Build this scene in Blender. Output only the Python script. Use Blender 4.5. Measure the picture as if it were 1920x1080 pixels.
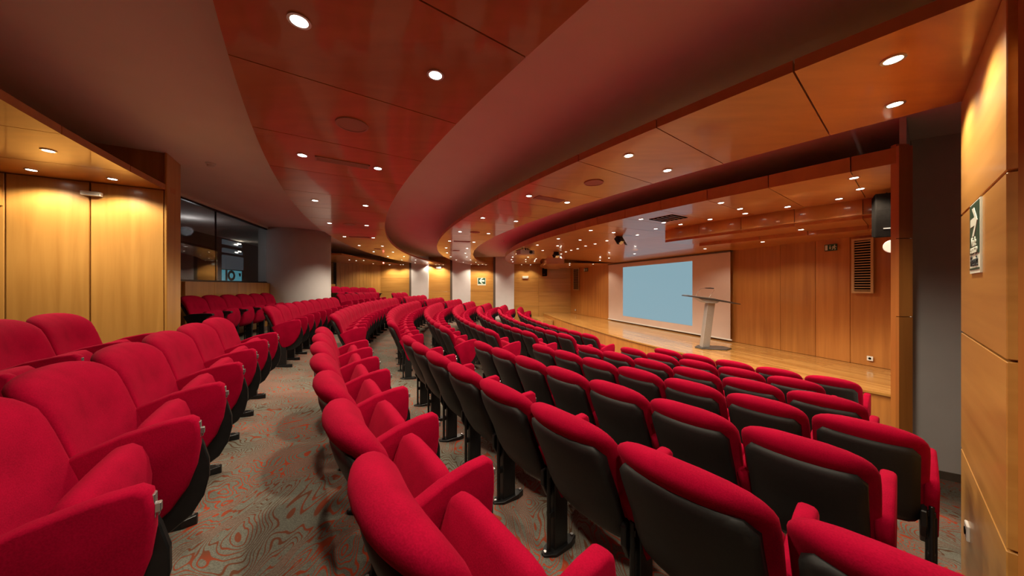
import bpy, bmesh, math, random
from mathutils import Vector, Matrix
random.seed(7)
for o in list(bpy.data.objects): bpy.data.objects.remove(o)
scene = bpy.context.scene
COL = scene.collection
CH = 1.44                                   # camera height over the floor of the second seat row

# ------------------------------------------------------------------ camera, world, exposure
cam = bpy.data.cameras.new('camera'); cam.sensor_width = 36.0
cam.lens = 600.0 / 1920.0 * 36.0; cam.shift_y = -4.0 / 1920.0; cam.clip_start = 0.03
camo = bpy.data.objects.new('camera', cam); COL.objects.link(camo)
camo.location = (0, 0, CH); camo.rotation_euler = (math.pi / 2, 0, 0)
scene.camera = camo
w = bpy.data.worlds.new('world'); scene.world = w; w.use_nodes = True
w.node_tree.nodes['Background'].inputs[0].default_value = (0.9, 0.8, 0.7, 1)
w.node_tree.nodes['Background'].inputs[1].default_value = 0.02
vs = scene.view_settings
vs.view_transform = 'Standard'; vs.look = 'None'; vs.gamma = 1.0; vs.use_curve_mapping = False
vs.exposure = 0.0
LAMP_W = 54.0                               # watts of one ceiling downlight
LAMP_COL = (1.0, 0.86, 0.66)

# ------------------------------------------------------------------ the plan of the hall
CX, CY = 15.825, 13.031                     # centre of all the concentric rings
R1, SP = 19.41, 0.773
SLOPE = 0.114
def fl(r): return (SLOPE if r < R1 else 0.14) * (r - R1)          # floor height at a radius
def flxy(x, y): return fl(math.hypot(x - CX, y - CY))
def pol(r, deg):
    a = math.radians(deg); return CX + r * math.cos(a), CY + r * math.sin(a)
PW = Vector((5.54, 8.0)); SD = Vector((-0.279, 0.960)).normalized(); ND = Vector((-SD.y, SD.x))
def hall(s, n):                             # along the stage wall / out from the stage wall
    p = PW + SD * s + ND * n; return p.x, p.y
def px_on_line(px, p, d):                   # the point of a plan line that stands over a bearing
    k = (px - 960) / 600.0
    t = (k * p[1] - p[0]) / (d[0] - k * d[1]); return (p[0] + d[0] * t, p[1] + d[1] * t)

# ------------------------------------------------------------------ materials
def mat(name, col, rough=0.6, metal=0.0, spec=0.5, coat=0.0):
    m = bpy.data.materials.new(name); m.use_nodes = True
    b = m.node_tree.nodes['Principled BSDF']
    b.inputs['Base Color'].default_value = (*col, 1); b.inputs['Roughness'].default_value = rough
    b.inputs['Metallic'].default_value = metal; b.inputs['Specular IOR Level'].default_value = spec
    b.inputs['Coat Weight'].default_value = coat
    return m
def nd(m, t, **kw):
    n = m.node_tree.nodes.new(t)
    for k, v in kw.items(): setattr(n, k, v)
    return n
def lk(m, a, b): m.node_tree.links.new(a, b)
def ramp(m, stops):
    n = nd(m, 'ShaderNodeValToRGB'); e = n.color_ramp.elements
    while len(e) < len(stops): e.new(0.5)
    for el, (p, c) in zip(e, stops): el.position = p; el.color = (*c, 1)
    return n
def wood(name, dark, light, scale=(14, 14, 0.7), rough=0.32, coat=0.25, spec=0.5, rot=0.0):
    m = mat(name, light, rough, coat=coat, spec=spec); b = m.node_tree.nodes['Principled BSDF']
    b.inputs['Coat Roughness'].default_value = 0.07 if coat > 0.4 else 0.14
    tc = nd(m, 'ShaderNodeTexCoord'); mp = nd(m, 'ShaderNodeMapping'); mp.inputs['Scale'].default_value = scale
    mp.inputs['Rotation'].default_value = (0, 0, rot)
    oi = nd(m, 'ShaderNodeObjectInfo'); add = nd(m, 'ShaderNodeVectorMath', operation='ADD')
    sc = nd(m, 'ShaderNodeVectorMath', operation='SCALE'); sc.inputs[0].default_value = (37, 53, 71)
    lk(m, oi.outputs['Random'], sc.inputs['Scale'])
    lk(m, tc.outputs['Object'], mp.inputs[0]); lk(m, mp.outputs[0], add.inputs[0]); lk(m, sc.outputs[0], add.inputs[1])
    n1 = nd(m, 'ShaderNodeTexNoise'); n1.inputs['Scale'].default_value = 1.0; n1.inputs['Detail'].default_value = 6
    n1.inputs['Distortion'].default_value = 0.6
    lk(m, add.outputs[0], n1.inputs['Vector'])
    r = ramp(m, [(0.25, dark), (0.75, light)]); lk(m, n1.outputs['Fac'], r.inputs[0])
    hv = nd(m, 'ShaderNodeHueSaturation'); mr = nd(m, 'ShaderNodeMapRange')
    mr.inputs['To Min'].default_value = 0.90; mr.inputs['To Max'].default_value = 1.08
    lk(m, oi.outputs['Random'], mr.inputs[0]); lk(m, mr.outputs[0], hv.inputs['Value'])
    lk(m, r.outputs[0], hv.inputs['Color']); lk(m, hv.outputs[0], b.inputs['Base Color'])
    return m
def emit(name, col, strength):
    m = mat(name, (0, 0, 0), 0.5); b = m.node_tree.nodes['Principled BSDF']
    b.inputs['Emission Color'].default_value = (*col, 1); b.inputs['Emission Strength'].default_value = strength
    return m

def velvet():
    m = mat('red_velvet', (0.45, 0.002, 0.024), 0.92, spec=0.05); b = m.node_tree.nodes['Principled BSDF']
    b.inputs['Sheen Weight'].default_value = 0.08; b.inputs['Sheen Roughness'].default_value = 0.4
    b.inputs['Sheen Tint'].default_value = (1.0, 0.06, 0.12, 1)
    tc = nd(m, 'ShaderNodeTexCoord'); n = nd(m, 'ShaderNodeTexNoise'); n.inputs['Scale'].default_value = 240
    n.inputs['Detail'].default_value = 2
    n2 = nd(m, 'ShaderNodeTexNoise'); n2.inputs['Scale'].default_value = 9
    lk(m, tc.outputs['Object'], n.inputs['Vector']); lk(m, tc.outputs['Object'], n2.inputs['Vector'])
    mx = nd(m, 'ShaderNodeMath', operation='ADD'); lk(m, n.outputs['Fac'], mx.inputs[0]); lk(m, n2.outputs['Fac'], mx.inputs[1])
    r = ramp(m, [(0.35, (0.215, 0.0008, 0.015)), (0.65, (0.315, 0.0012, 0.023))])
    hf = nd(m, 'ShaderNodeMath', operation='MULTIPLY'); hf.inputs[1].default_value = 0.5
    lk(m, mx.outputs[0], hf.inputs[0]); lk(m, hf.outputs[0], r.inputs[0]); lk(m, r.outputs[0], b.inputs['Base Color'])
    bp = nd(m, 'ShaderNodeBump'); bp.inputs['Strength'].default_value = 0.25; bp.inputs['Distance'].default_value = 0.002
    lk(m, n.outputs['Fac'], bp.inputs['Height']); lk(m, bp.outputs[0], b.inputs['Normal'])
    return m

def carpet():
    m = mat('patterned_carpet', (0.2, 0.17, 0.14), 0.95, spec=0.1); b = m.node_tree.nodes['Principled BSDF']
    tc = nd(m, 'ShaderNodeTexCoord'); mp = nd(m, 'ShaderNodeMapping')
    mp.inputs['Rotation'].default_value = (0, 0, math.radians(30)); mp.inputs['Scale'].default_value = (2.3, 1.0, 1.0)
    lk(m, tc.outputs['Object'], mp.inputs[0])
    n = nd(m, 'ShaderNodeTexNoise'); n.inputs['Scale'].default_value = 1.5; n.inputs['Detail'].default_value = 2.5
    n.inputs['Roughness'].default_value = 0.45; n.inputs['Distortion'].default_value = 0.5
    lk(m, mp.outputs[0], n.inputs['Vector'])
    mul = nd(m, 'ShaderNodeMath', operation='MULTIPLY'); mul.inputs[1].default_value = 40
    fr = nd(m, 'ShaderNodeMath', operation='FRACT'); sb = nd(m, 'ShaderNodeMath', operation='SUBTRACT'); sb.inputs[1].default_value = 0.5
    ab = nd(m, 'ShaderNodeMath', operation='ABSOLUTE')
    lk(m, n.outputs['Fac'], mul.inputs[0]); lk(m, mul.outputs[0], fr.inputs[0]); lk(m, fr.outputs[0], sb.inputs[0]); lk(m, sb.outputs[0], ab.inputs[0])
    line = ramp(m, [(0.10, (1, 1, 1)), (0.17, (0, 0, 0))]); lk(m, ab.outputs[0], line.inputs[0])
    n2 = nd(m, 'ShaderNodeTexNoise'); n2.inputs['Scale'].default_value = 1.7; lk(m, tc.outputs['Object'], n2.inputs['Vector'])
    lc = ramp(m, [(0.40, (0.085, 0.045, 0.025)), (0.58, (0.34, 0.05, 0.02))]); lk(m, n2.outputs['Fac'], lc.inputs[0])
    n3 = nd(m, 'ShaderNodeTexNoise'); n3.inputs['Scale'].default_value = 160; lk(m, tc.outputs['Object'], n3.inputs['Vector'])
    base = ramp(m, [(0.3, (0.10, 0.098, 0.078)), (0.7, (0.185, 0.18, 0.148))]); lk(m, n3.outputs['Fac'], base.inputs[0])
    mx = nd(m, 'ShaderNodeMix', data_type='RGBA'); lk(m, line.outputs[0], mx.inputs[0])
    lk(m, base.outputs[0], mx.inputs[6]); lk(m, lc.outputs[0], mx.inputs[7]); lk(m, mx.outputs[2], b.inputs['Base Color'])
    return m

def planks():
    m = mat('stage_parquet', (0.5, 0.26, 0.08), 0.2, coat=0.3); b = m.node_tree.nodes['Principled BSDF']
    tc = nd(m, 'ShaderNodeTexCoord'); mp = nd(m, 'ShaderNodeMapping')
    mp.inputs['Rotation'].default_value = (0, 0, -math.atan2(SD.y, SD.x))
    br = nd(m, 'ShaderNodeTexBrick'); br.inputs['Scale'].default_value = 1.0
    br.inputs['Brick Width'].default_value = 1.1; br.inputs['Row Height'].default_value = 0.075; br.inputs['Mortar Size'].default_value = 0.0012
    br.inputs['Color1'].default_value = (0.40, 0.185, 0.045, 1); br.inputs['Color2'].default_value = (0.58, 0.31, 0.09, 1); br.inputs['Mortar'].default_value = (0.2, 0.09, 0.02, 1)
    lk(m, tc.outputs['Object'], mp.inputs[0]); lk(m, mp.outputs[0], br.inputs['Vector'])
    n = nd(m, 'ShaderNodeTexNoise'); n.inputs['Scale'].default_value = 3; n.inputs['Detail'].default_value = 5
    mp2 = nd(m, 'ShaderNodeMapping'); mp2.inputs['Scale'].default_value = (1, 14, 1)
    lk(m, mp.outputs[0], mp2.inputs[0]); lk(m, mp2.outputs[0], n.inputs['Vector'])
    mr = nd(m, 'ShaderNodeMapRange'); mr.inputs['To Min'].default_value = 0.75; mr.inputs['To Max'].default_value = 1.2; lk(m, n.outputs['Fac'], mr.inputs[0])
    hv = nd(m, 'ShaderNodeHueSaturation'); lk(m, mr.outputs[0], hv.inputs['Value']); lk(m, br.outputs['Color'], hv.inputs['Color']); lk(m, hv.outputs[0], b.inputs['Base Color'])
    return m

def noisy(name, c1, c2, scale, rough=0.8, spec=0.3, bump=0.0):
    m = mat(name, c1, rough, spec=spec); b = m.node_tree.nodes['Principled BSDF']
    tc = nd(m, 'ShaderNodeTexCoord'); n = nd(m, 'ShaderNodeTexNoise'); n.inputs['Scale'].default_value = scale; n.inputs['Detail'].default_value = 4
    lk(m, tc.outputs['Object'], n.inputs['Vector']); r = ramp(m, [(0.3, c1), (0.7, c2)]); lk(m, n.outputs['Fac'], r.inputs[0]); lk(m, r.outputs[0], b.inputs['Base Color'])
    if bump:
        bp = nd(m, 'ShaderNodeBump'); bp.inputs['Strength'].default_value = bump; lk(m, n.outputs['Fac'], bp.inputs['Height']); lk(m, bp.outputs[0], b.inputs['Normal'])
    return m

M = {
 'velvet': velvet(), 'carpet': carpet(), 'planks': planks(),
 'wood_wall': wood('maple_wall', (0.40, 0.185, 0.038), (0.54, 0.275, 0.064), rough=0.33),
 'wood_h': wood('maple_wall_crossgrain', (0.40, 0.185, 0.038), (0.54, 0.275, 0.064), scale=(0.8, 0.8, 14), rough=0.33),
 'wood_stage': wood('cherry_wall', (0.36, 0.13, 0.026), (0.52, 0.215, 0.045), scale=(11, 11, 0.5), rough=0.34),
 'wood_ceiling': wood('cherry_ceiling', (0.40, 0.14, 0.028), (0.52, 0.20, 0.042), scale=(2.0, 9, 4), rough=0.34, coat=0.5),
 'plaster': noisy('mauve_plaster', (0.80, 0.72, 0.66), (0.83, 0.75, 0.69), 3, 0.9),
 'grey': noisy('grey_paint', (0.60, 0.57, 0.55), (0.63, 0.60, 0.58), 4, 0.7),
 'shell': noisy('black_back_fabric', (0.007, 0.007, 0.0065), (0.012, 0.0115, 0.0105), 120, 0.55, 0.4, 0.1),
 'black': noisy('black_steel', (0.006, 0.006, 0.0065), (0.009, 0.009, 0.0095), 30, 0.35, 0.4),
 'chrome': noisy('chrome', (0.6, 0.6, 0.6), (0.7, 0.7, 0.7), 50, 0.25, 0.5),
 'grille': noisy('dark_grille', (0.008, 0.007, 0.006), (0.012, 0.010, 0.009), 60, 0.9, 0.0),
 'tan': noisy('beige_metal', (0.52, 0.34, 0.15), (0.56, 0.37, 0.17), 20, 0.45),
 'white': noisy('white_plastic', (0.70, 0.68, 0.62), (0.76, 0.74, 0.68), 20, 0.45),
 'pinkish': noisy('speaker_grille_cloth', (0.42, 0.25, 0.19), (0.46, 0.28, 0.21), 200, 0.7),
 'green': noisy('sign_green', (0.015, 0.06, 0.035), (0.02, 0.07, 0.04), 20, 0.4),
 'sign': noisy('sign_white', (0.60, 0.64, 0.52), (0.64, 0.68, 0.56), 20, 0.5),
 'canvas': noisy('screen_cloth', (0.60, 0.46, 0.38), (0.63, 0.485, 0.40), 3, 0.8),
 'image': emit('projected_light', (0.225, 0.375, 0.435), 1.0),
 'alu': noisy('brushed_aluminium', (0.42, 0.40, 0.37), (0.50, 0.48, 0.44), 60, 0.42),
 'steel_dark': noisy('dark_plate', (0.05, 0.045, 0.04), (0.07, 0.06, 0.055), 20, 0.35),
 'lamp': emit('lamp_glow', (1.0, 0.93, 0.80), 14.0),
 'red_lamp': emit('red_led', (1.0, 0.12, 0.08), 12.0),
 'cyan': emit('cyan_sign_light', (0.10, 0.42, 0.55), 0.9),
 'bluegrey': emit('bluegrey_glow', (0.10, 0.13, 0.16), 0.6),
 'darkroom': noisy('dark_booth', (0.05, 0.045, 0.04), (0.065, 0.058, 0.05), 3, 0.8),
 'ink': noisy('ink', (0.03, 0.04, 0.04), (0.04, 0.05, 0.05), 20, 0.6),
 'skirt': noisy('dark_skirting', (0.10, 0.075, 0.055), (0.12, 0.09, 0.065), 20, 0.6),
}
for k in ('chrome', 'alu'): M[k].node_tree.nodes['Principled BSDF'].inputs['Metallic'].default_value = 0.9 if k == 'chrome' else 0.55
def glass():
    m = bpy.data.materials.new('window_glass'); m.use_nodes = True; nt = m.node_tree; nt.nodes.clear()
    out = nd(m, 'ShaderNodeOutputMaterial'); mx = nd(m, 'ShaderNodeMixShader'); t = nd(m, 'ShaderNodeBsdfTransparent'); g = nd(m, 'ShaderNodeBsdfGlossy')
    g.inputs['Roughness'].default_value = 0.02; t.inputs[0].default_value = (0.72, 0.72, 0.70, 1); g.inputs[0].default_value = (0.9, 0.9, 0.9, 1)
    f = nd(m, 'ShaderNodeLayerWeight'); pw = nd(m, 'ShaderNodeMath', operation='POWER'); pw.inputs[1].default_value = 3.0; ml = nd(m, 'ShaderNodeMath', operation='MULTIPLY_ADD'); ml.inputs[1].default_value = 0.5; ml.inputs[2].default_value = 0.03
    lk(m, f.outputs['Facing'], pw.inputs[0]); lk(m, pw.outputs[0], ml.inputs[0]); lk(m, ml.outputs[0], mx.inputs[0]); lk(m, t.outputs[0], mx.inputs[1]); lk(m, g.outputs[0], mx.inputs[2]); lk(m, mx.outputs[0], out.inputs[0])
    return m
M['glass'] = glass()

# ------------------------------------------------------------------ helpers
def mesh_obj(name, verts, faces, m, parent=None, smooth=False, loc=None):
    me = bpy.data.meshes.new(name); me.from_pydata([tuple(v) for v in verts], [], faces); me.update()
    bm = bmesh.new(); bm.from_mesh(me); bmesh.ops.recalc_face_normals(bm, faces=bm.faces); bm.to_mesh(me); bm.free()
    if smooth: me.polygons.foreach_set('use_smooth', [True] * len(me.polygons))
    me.materials.append(M[m])
    return link(name, me, parent, loc)
def link(name, me, parent=None, loc=None):
    o = bpy.data.objects.new(name, me); COL.objects.link(o)
    if parent is not None: o.parent = parent
    if loc is not None: o.location = loc
    return o
class MB:
    def __init__(s): s.v = []; s.f = []
    def add(s, v, f):
        k = len(s.v); s.v += [tuple(p) for p in v]; s.f += [tuple(i + k for i in q) for q in f]; return s
    def box(s, x0, x1, y0, y1, z0, z1, M4=None):
        v = [Vector(p) for p in ((x0,y0,z0),(x1,y0,z0),(x1,y1,z0),(x0,y1,z0),(x0,y0,z1),(x1,y0,z1),(x1,y1,z1),(x0,y1,z1))]
        if M4 is not None: v = [M4 @ p for p in v]
        return s.add(v, [(0,3,2,1),(4,5,6,7),(0,1,5,4),(1,2,6,5),(2,3,7,6),(3,0,4,7)])
    def prism(s, poly, axis, a, b, M4=None):      # polygon extruded along axis 0 (x): poly is (y, z); axis 2: poly is (x, y)
        n = len(poly)
        mk = (lambda p, t: Vector((t, p[0], p[1]))) if axis == 0 else ((lambda p, t: Vector((p[0], t, p[1]))) if axis == 1 else (lambda p, t: Vector((p[0], p[1], t))))
        v = [mk(p, a) for p in poly] + [mk(p, b) for p in poly]
        if M4 is not None: v = [M4 @ p for p in v]
        return s.add(v, [tuple(range(n))[::-1], tuple(range(n, 2 * n))] + [(i, (i + 1) % n, n + (i + 1) % n, n + i) for i in range(n)])
    def loft(s, rings, cap=True):
        n = len(rings[0]); v = [p for r in rings for p in r]; f = []
        for k in range(len(rings) - 1):
            for i in range(n): f.append((k*n+i, k*n+(i+1)%n, (k+1)*n+(i+1)%n, (k+1)*n+i))
        if cap: f += [tuple(range(n))[::-1], tuple((len(rings)-1)*n + i for i in range(n))]
        return s.add(v, f)
    def tube(s, pts, r, n=8):
        rings = []
        for i, p in enumerate(pts):
            p = Vector(p); d = (Vector(pts[min(i+1, len(pts)-1)]) - Vector(pts[max(i-1, 0)])).normalized()
            u = d.cross(Vector((0,0,1)));  u = u.normalized() if u.length > 1e-3 else Vector((1,0,0)); q = d.cross(u)
            rr = r[i] if isinstance(r, (list, tuple)) else r
            rings.append([p + (u*math.cos(2*math.pi*k/n) + q*math.sin(2*math.pi*k/n))*rr for k in range(n)])
        return s.loft(rings)
    def mesh(s, name, m, smooth=False, bevel=0.0, seg=2, auto=None):
        me = bpy.data.meshes.new(name); me.from_pydata(s.v, [], s.f); me.update()
        bm = bmesh.new(); bm.from_mesh(me); bmesh.ops.recalc_face_normals(bm, faces=bm.faces)
        if bevel:
            ed = [e for e in bm.edges if len(e.link_faces) == 2 and e.calc_face_angle(0) > 0.5]
            bmesh.ops.bevel(bm, geom=ed, offset=bevel, segments=seg, profile=0.5, affect='EDGES')
        bm.to_mesh(me); bm.free()
        if smooth: me.polygons.foreach_set('use_smooth', [True] * len(me.polygons))
        me.materials.append(M[m]); return me
    def build(s, name, m, parent=None, loc=None, **kw): return link(name, s.mesh(name, m, **kw), parent, loc)
def tag(o, label=None, cat=None, group=None, kind=None):
    if label: o['label'] = label
    if cat: o['category'] = cat
    if group: o['group'] = group
    if kind: o['kind'] = kind
    return o
def empty(name, loc=(0,0,0), rz=0.0):
    o = bpy.data.objects.new(name, None); COL.objects.link(o); o.location = loc; o.rotation_euler = (0, 0, rz); o.empty_display_size = 0.1
    return o
def frame(p0, p1):      # local frame on a plan line: x along, y outwards (left of travel), z up
    d = (Vector(p1) - Vector(p0)); L = d.length; a = math.atan2(d.y, d.x)
    return Matrix.Translation((p0[0], p0[1], 0)) @ Matrix.Rotation(a, 4, 'Z'), L
def wall(name, p0, p1, z0, z1, m, t=0.12, label=None):
    F, L = frame(p0, p1)
    o = MB().box(0, L, 0, t, z0, z1, F).build(name, m); tag(o, label, None, None, 'structure'); return o
def panel(parent, p0, p1, x0, x1, z0, z1, m, t=0.03, gap=0.004, name='panel', off=0.0):
    F, L = frame(p0, p1)                     # a board standing proud of the wall line (towards the hall)
    me = MB().box(x0 + gap, x1 - gap, -t - off, -off, z0 + gap, z1 - gap).mesh(name, m, bevel=0.003, seg=1)
    o = link(name, me, parent); o.matrix_world = F; return o
def sector(name, r0, r1, a0, a1, z0, z1, m, parent=None, gap=0.004, n=4, clipf=None):
    v = []
    for k in range(n + 1):
        a = a0 + (a1 - a0) * k / n
        for r in (r0, r1):
            g = math.degrees(gap / r) * (1 if k == 0 else (-1 if k == n else 0)) * (1 if a1 > a0 else -1)
            x, y = pol(r, a + g)
            for z in (z0, z1): v.append((x, y, z))
    f = []
    for k in range(n):
        b = 4*k; c = b + 4
        f += [(b, c, c+2, b+2), (b+1, b+3, c+3, c+1), (b, b+1, c+1, c), (b+2, c+2, c+3, b+3)]
    f += [(0, 2, 3, 1), (4*n, 4*n+1, 4*n+3, 4*n+2)]
    cx, cy = pol((r0+r1)/2, (a0+a1)/2)
    return mesh_obj(name, [(x-cx, y-cy, z) for x, y, z in v], f, m, parent, loc=(cx, cy, 0))

# ------------------------------------------------------------------ floor and stage
vs_, fs_ = [], []
RR = [9.41 + 1.0*k for k in range(17)]; AA = [-118 - 3*k for k in range(32)]
for a in AA:
    for r in RR: x, y = pol(r, a); vs_.append((x, y, fl(r)))
for i in range(len(AA)-1):
    for j in range(len(RR)-1):
        b = i*len(RR)+j; fs_.append((b, b+1, b+1+len(RR), b+len(RR)))
floor = mesh_obj('floor', vs_, fs_, 'carpet', smooth=True); tag(floor, 'grey patterned carpet with red contour lines sloping down to the stage', kind='structure')

SZ = CH - 1.40                               # stage level
EDGE = [(1.62, 16.57), (1.9, 14.24), (2.22, 12.2), (2.6, 10.37), (2.93, 8.75), (3.36, 7.3), (3.95, 5.8), (4.85, 4.15), (5.7, 3.0)]
def smooth_curve(P, k=6):
    out = []
    for i in range(len(P)-1):
        p0 = Vector(P[max(i-1, 0)]); p1 = Vector(P[i]); p2 = Vector(P[i+1]); p3 = Vector(P[min(i+2, len(P)-1)])
        for j in range(k):
            t = j/k; out.append(0.5*((2*p1)+(p2-p0)*t+(2*p0-5*p1+4*p2-p3)*t*t+(3*p1-p0-3*p2+p3)*t**3))
    out.append(Vector(P[-1])); return out
EC = [Vector(EDGE[0])] + smooth_curve(EDGE[1:])
sw0, sw1 = hall(-5.3, 0), hall(8.95, 0)
stage = empty('stage', (EC[20].x, EC[20].y, 0)); tag(stage, 'low wooden stage with a glossy parquet top and curved front edge', 'stage')
def kid(o, par): o.parent = par; o.matrix_parent_inverse = Matrix.Translation(-par.location); return o
top = [(p.x, p.y) for p in EC] + [sw0, sw1]
kid(MB().prism(top, 2, SZ - 0.03, SZ).build('stage_top', 'planks'), stage)
acc = 0.0; seg = [EC[0]]
def fascia(ptsl):
    mb = MB()
    for a, b in zip(ptsl[:-1], ptsl[1:]):
        F, L = frame((a.x, a.y), (b.x, b.y)); mb.box(0.002 if a is ptsl[0] else 0, L - (0.002 if b is ptsl[-1] else 0), 0.015, 0.045, -1.0, SZ - 0.03, F)
    kid(mb.build('fascia_panel', 'wood_stage'), stage)
for p in EC[1:]:
    acc += (p - seg[-1]).length; seg.append(p)
    if acc > 0.95: fascia(seg); seg = [p]; acc = 0.0
if len(seg) > 1: fascia(seg)
mb = MB()
for a, b in zip(EC[:-1], EC[1:]):
    F, L = frame((a.x, a.y), (b.x, b.y)); mb.box(0, L, -0.008, 0.02, SZ - 0.028, SZ + 0.001, F)
kid(mb.build('edge_trim', 'wood_h'), stage)
st = MB().prism([(1.0, 16.5), (1.62, 16.5), (1.86, 14.5), (1.3, 14.5)], 2, flxy(1.3, 15.5) - 0.2, SZ - 0.17).build('stage_step', 'planks')
tag(st, 'wooden step at the far end of the stage beside the wall', 'step')

# ------------------------------------------------------------------ walls
ZT = CH + 1.50                               # plaster ceiling
ZW = CH + 1.08                               # wooden ceiling bands
ZB = -1.1
# stage wall, boards split at the joints of the photograph
ws = wall('wall_stage', hall(10, -0.03), hall(-6, -0.03), ZB, ZT, 'wood_stage', 0.15)
def wallx(px): q = px_on_line(px, (PW.x, PW.y), (SD.x, SD.y)); return (Vector(q) - PW).dot(SD)
js = [8.95, wallx(1090), wallx(1110), wallx(1145), wallx(1225), wallx(1300), wallx(1375), wallx(1463), wallx(1529), wallx(1594), -3.6, -5.2]
for a, b in zip(js[:-1], js[1:]):
    panel(ws, hall(a, -0.03), hall(b, -0.03), 0, a - b, SZ, CH + 1.1, 'wood_stage', t=0.03, gap=0.003)
# far side wall: boards between grey piers
FY = 16.6
wf = wall('wall_far', (-7.6, FY + 0.04), (4.2, FY + 0.04), ZB, ZT, 'wood_h', 0.15)
lv = [ZB, CH - 1.05, CH - 0.29, CH + 0.387, CH + 1.08]
for x0, x1 in ((713, 768), (803, 846), (882, 927), (964, 1010), (1010, 1071)):
    X0, X1 = (x0-960)/600*FY, (x1-960)/600*FY
    for z0, z1 in zip(lv[:-1], lv[1:]): panel(wf, (X0, FY + 0.04), (X1, FY + 0.04), 0, X1 - X0, z0, z1, 'wood_h', t=0.04, gap=0.004)
for i, (x0, x1) in enumerate(((771, 803), (848, 882), (929, 964))):
    Yp = 16.5; X0, X1 = (x0-960)/600*Yp, (x1-960)/600*Yp
    o = MB().box(X0, X1, Yp, FY + 0.1, ZB, ZT).build('wall_pier', 'grey', bevel=0.01)
    tag(o, ['grey painted pier nearest the planked back wall', 'grey painted pier between the emergency light and the green arrow sign', 'grey painted pier between the green arrow sign and the stage'][i], kind='structure')
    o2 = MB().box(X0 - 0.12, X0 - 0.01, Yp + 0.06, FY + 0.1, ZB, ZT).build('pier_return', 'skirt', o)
# planked wall in the far back corner and the back wall
pk0, pk1 = (-8.45, 14.7), (-6.83, 16.6)
wp = wall('wall_planked', pk0, pk1, ZB, ZT, 'wood_wall', 0.12)
_, L = frame(pk0, pk1); nb = 14
for k in range(nb): panel(wp, pk0, pk1, L*k/nb, L*(k+1)/nb, ZB, ZW + 0.02, 'wood_wall', t=0.02, gap=0.002, name='plank')
def bw(y): return (-(3.7 + 0.279*y)/0.96, y)
b0, b1 = bw(5.19), bw(8.45)
DT = CH + 0.075                              # top of the dado
wb = wall('wall_back', bw(4.2), bw(14.75), ZB, DT, 'wood_wall', 0.12)
wall('wall_back_upper', bw(8.45), bw(12.0), DT, ZT, 'grey', 0.12)
wall('wall_back_lintel', bw(4.2), bw(14.75), ZT - 0.04, ZT + 0.1, 'grey', 0.12)
dj = [5.19] + [px_on_line(x, b0, (b1[0]-b0[0], b1[1]-b0[1]))[1] for x in (395.6, 441.6, 477.8, 509)]
for a, b in zip(dj[:-1], dj[1:]):
    p, q = bw(a), bw(b); panel(wb, p, q, 0, math.dist(p, q), 0.0, DT, 'wood_wall', t=0.05, gap=0.004)
def window(name, ya, yb, label):
    p, q = bw(ya), bw(yb); F, L = frame(p, q)
    o = MB().box(0, L, 0.05, 0.06, DT, ZT, F).build(name, 'glass'); tag(o, label, kind='structure')
    fr = MB()
    for z in (DT, ZT - 0.07): fr.box(0, L, 0.03, 0.08, z, z + 0.03, F)
    for x in (0, L*0.30, L - 0.01): fr.box(x, x + 0.01, 0.045, 0.07, DT, ZT - 0.04, F)
    fr.build('window_frame', 'black', o)
window('window_1', 5.19, 8.45, 'dark booth window with a reflective pane above the wooden dado')
window('window_2', 12.0, 14.7, 'dark booth window in the far back corner')
# booth behind the window
bt0, bt1 = (Vector(bw(3.2)) + Vector((-2.1, -0.6))), (Vector(bw(15)) + Vector((-2.1, -0.6)))
wall('wall_booth', bt0, bt1, ZB, ZT + 0.1, 'darkroom', 0.1)
for k, yy in enumerate((3.3, 14.95)):
    p = Vector(bw(yy)); q = p + Vector((-2.2, -0.65)); wall('wall_booth_end', (p.x, p.y), (q.x, q.y), ZB, ZT + 0.1, 'darkroom', 0.08)
F, L = frame(bt0, bt1)
def bx_(px): return (Vector(px_on_line(px, bt0, (bt1 - bt0))) - bt0).length
sg = empty('lit_sign'); tag(sg, 'cyan illuminated board with dark lettering inside the booth', 'sign')
MB().box(bx_(415), bx_(450), -0.05, -0.01, CH + 0.13, CH + 0.50, F).build('board', 'cyan', sg)
def text(body, m, size, Mx, parent, name='lettering', ext=0.002, align='CENTER', bold=0.0):
    cu = bpy.data.curves.new(name, 'FONT'); cu.body = body; cu.size = size; cu.extrude = ext; cu.align_x = align; cu.align_y = 'CENTER'; cu.resolution_u = 3; cu.offset = bold
    t = bpy.data.objects.new(name, cu); COL.objects.link(t); dg = bpy.context.evaluated_depsgraph_get()
    me = bpy.data.meshes.new_from_object(t.evaluated_get(dg)); bpy.data.objects.remove(t); me.materials.clear(); me.materials.append(M[m])
    o = link(name, me, parent); o.matrix_world = Mx; return o
FACE = Matrix.Rotation(math.pi/2, 4, 'X')    # text lying in xz, facing -y
text('IO', 'ink', 0.42, F @ Matrix.Translation((bx_(428), -0.055, CH + 0.315)) @ FACE @ Matrix.Diagonal((1.25, 1, 1, 1)), sg, bold=0.022)
MB().prism([(0,0),(0.13,0.0),(0.13,-0.1),(0.06,-0.12),(0.02,-0.05)], 1, -0.056, -0.05, F @ Matrix.Translation((bx_(444), 0, CH + 0.43))).build('mark', 'ink', sg)
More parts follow.
